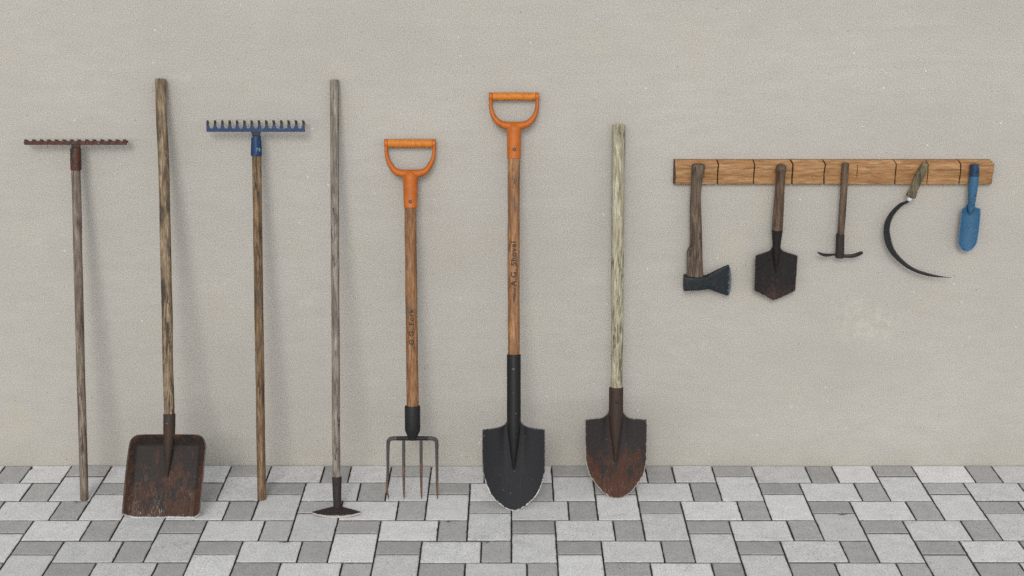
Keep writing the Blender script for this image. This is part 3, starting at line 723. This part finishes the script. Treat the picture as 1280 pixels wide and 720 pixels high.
for a, c in zip(G, G[1:]):
    for i in range(7): b.face((a[i], a[(i + 1) % 7], c[(i + 1) % 7], c[i]))
b.face(G[0][::-1]); b.face(G[-1])
b.build('blade', sick_steel, t, ang=25)
# blue trowel
trow = metal('faded_blue_enamel', 21, (.022, .092, .178), (.034, .130, .240), rust=(.018, .045, .09), rust_at=.58, rough=.5, wear=.7, wearcol=(.16, .29, .42), wear_w=.4, chips=.25, chipcol=(.10, .20, .33), spec=.4)
trow_cap = metal('navy_trowel_cap', 22, (.007, .028, .070), (.014, .050, .112), rust=(.01, .015, .03), rust_at=.62, rough=.32, chips=.1, chipcol=(.20, .28, .42), spec=.4)
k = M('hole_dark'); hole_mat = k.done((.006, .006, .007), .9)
AX, AY, AZ = 1.344, -.0365, .78
t = thing('hand_trowel', 'faded blue trowel with navy handle tip hanging at the right end of the rail', 'trowel', (AX, AY, AZ))
rows = crom([(.9372, .3312, .3575), (.9181, .3304, .3579), (.89, .3312, .3567), (.8642, .3324, .3553), (.8480, .3338, .3550), (.835, .3352, .3545), (.829, .3372, .3525), (.8235, .3400, .3495), (.821, .3430, .3465)], 3)
b = MB(); b.rings([circ((l + r) / 2 + 1 - AX, 0 if z > .85 else .0035 * (.85 - z) / .06, z - AZ, (r - l) / 2, (r - l) / 2 * (1 if z > .85 else .9), 22) for z, l, r in rows]); b.build('handle', trow, t)
cap = lathe_z([(.9365 - AZ, .0004, 0, .0125, .0125), (.9370 - AZ, .0003, 0, .0138, .0138), (.9640 - AZ, -.0018, 0, .0136, .0136), (.9695 - AZ, -.0022, 0, .0131, .0131), (.9712 - AZ, -.0023, 0, .0110, .0110)], 24).build('end_cap', trow_cap, t)
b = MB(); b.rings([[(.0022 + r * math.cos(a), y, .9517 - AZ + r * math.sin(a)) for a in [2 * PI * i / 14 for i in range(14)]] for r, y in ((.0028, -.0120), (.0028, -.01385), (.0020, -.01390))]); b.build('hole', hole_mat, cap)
def td(u, v, s): return -.013 * (u / .028) ** 2 + .011 - .004 * max(0, (.0 - v) / .08)
blade([([(.8480 - AZ, .3335 - .344, .3550 - .344), (.8430 - AZ, .3300 - .344, .3580 - .344), (.8400 - AZ, .3240 - .344, .3650 - .344), (.8388 - AZ, .3186 - .344, .3718 - .344)], 3),
       ([(.8388 - AZ, .3186 - .344, .3718 - .344), (.8340 - AZ, .3180 - .344, .3726 - .344), (.80 - AZ, .3168 - .344, .3734 - .344), (.7733 - AZ, .3158 - .344, .3732 - .344), (.7413 - AZ, .3160 - .344, .3715 - .344), (.7280 - AZ, .3192 - .344, .3686 - .344), (.7160 - AZ, .3262 - .344, .3628 - .344), (.7085 - AZ, .3345 - .344, .3552 - .344), (.7052 - AZ, .3430 - .344, .3475 - .344)], 5)],
      td, .002, 28, .005).build('blade', trow, t)

# ------------------------------------------------------------------ camera
cd = bpy.data.cameras.new('camera'); co = bpy.data.objects.new('camera', cd); COL.objects.link(co)
co.location = (0, -4.07667, 1.87633); co.rotation_euler = (R(90 - 17.6), 0, 0)
cd.lens = 50; cd.sensor_width = 36; cd.clip_end = 200; cd.clip_start = .05
SC.camera = co

# ------------------------------------------------------------------ soft overcast daylight
EL, AZ_ = 29, 5          # sun height, degrees to the left of straight in front of the wall
wd = bpy.data.worlds.new('World'); SC.world = wd; wd.use_nodes = True
nt = wd.node_tree; nt.nodes.clear()
sky = nt.nodes.new('ShaderNodeTexSky'); sky.sky_type = 'NISHITA'; sky.sun_disc = False
sky.sun_elevation = R(EL); sky.sun_rotation = R(180 + AZ_); sky.dust_density = .4; sky.air_density = 1.
hs = nt.nodes.new('ShaderNodeHueSaturation'); hs.inputs['Saturation'].default_value = .18
bg = nt.nodes.new('ShaderNodeBackground'); bg.inputs['Strength'].default_value = .13
wo = nt.nodes.new('ShaderNodeOutputWorld')
nt.links.new(sky.outputs[0], hs.inputs['Color']); nt.links.new(hs.outputs[0], bg.inputs['Color']); nt.links.new(bg.outputs[0], wo.inputs[0])
sd_ = bpy.data.lights.new('sun', 'SUN'); so_ = bpy.data.objects.new('sun', sd_); COL.objects.link(so_)
sd_.energy = .95; sd_.angle = R(20); sd_.color = (1, .965, .92)
dirv = Vector((-math.sin(R(AZ_)) * math.cos(R(EL)), -math.cos(R(AZ_)) * math.cos(R(EL)), math.sin(R(EL))))
so_.rotation_euler = dirv.to_track_quat('Z', 'Y').to_euler()
so_.location = dirv * 8
vs = SC.view_settings; vs.view_transform = 'Standard'; vs.look = 'None'; vs.gamma = 1; vs.use_curve_mapping = False; vs.exposure = 0.79
SC.render.engine = 'CYCLES'; SC.cycles.use_denoising = False
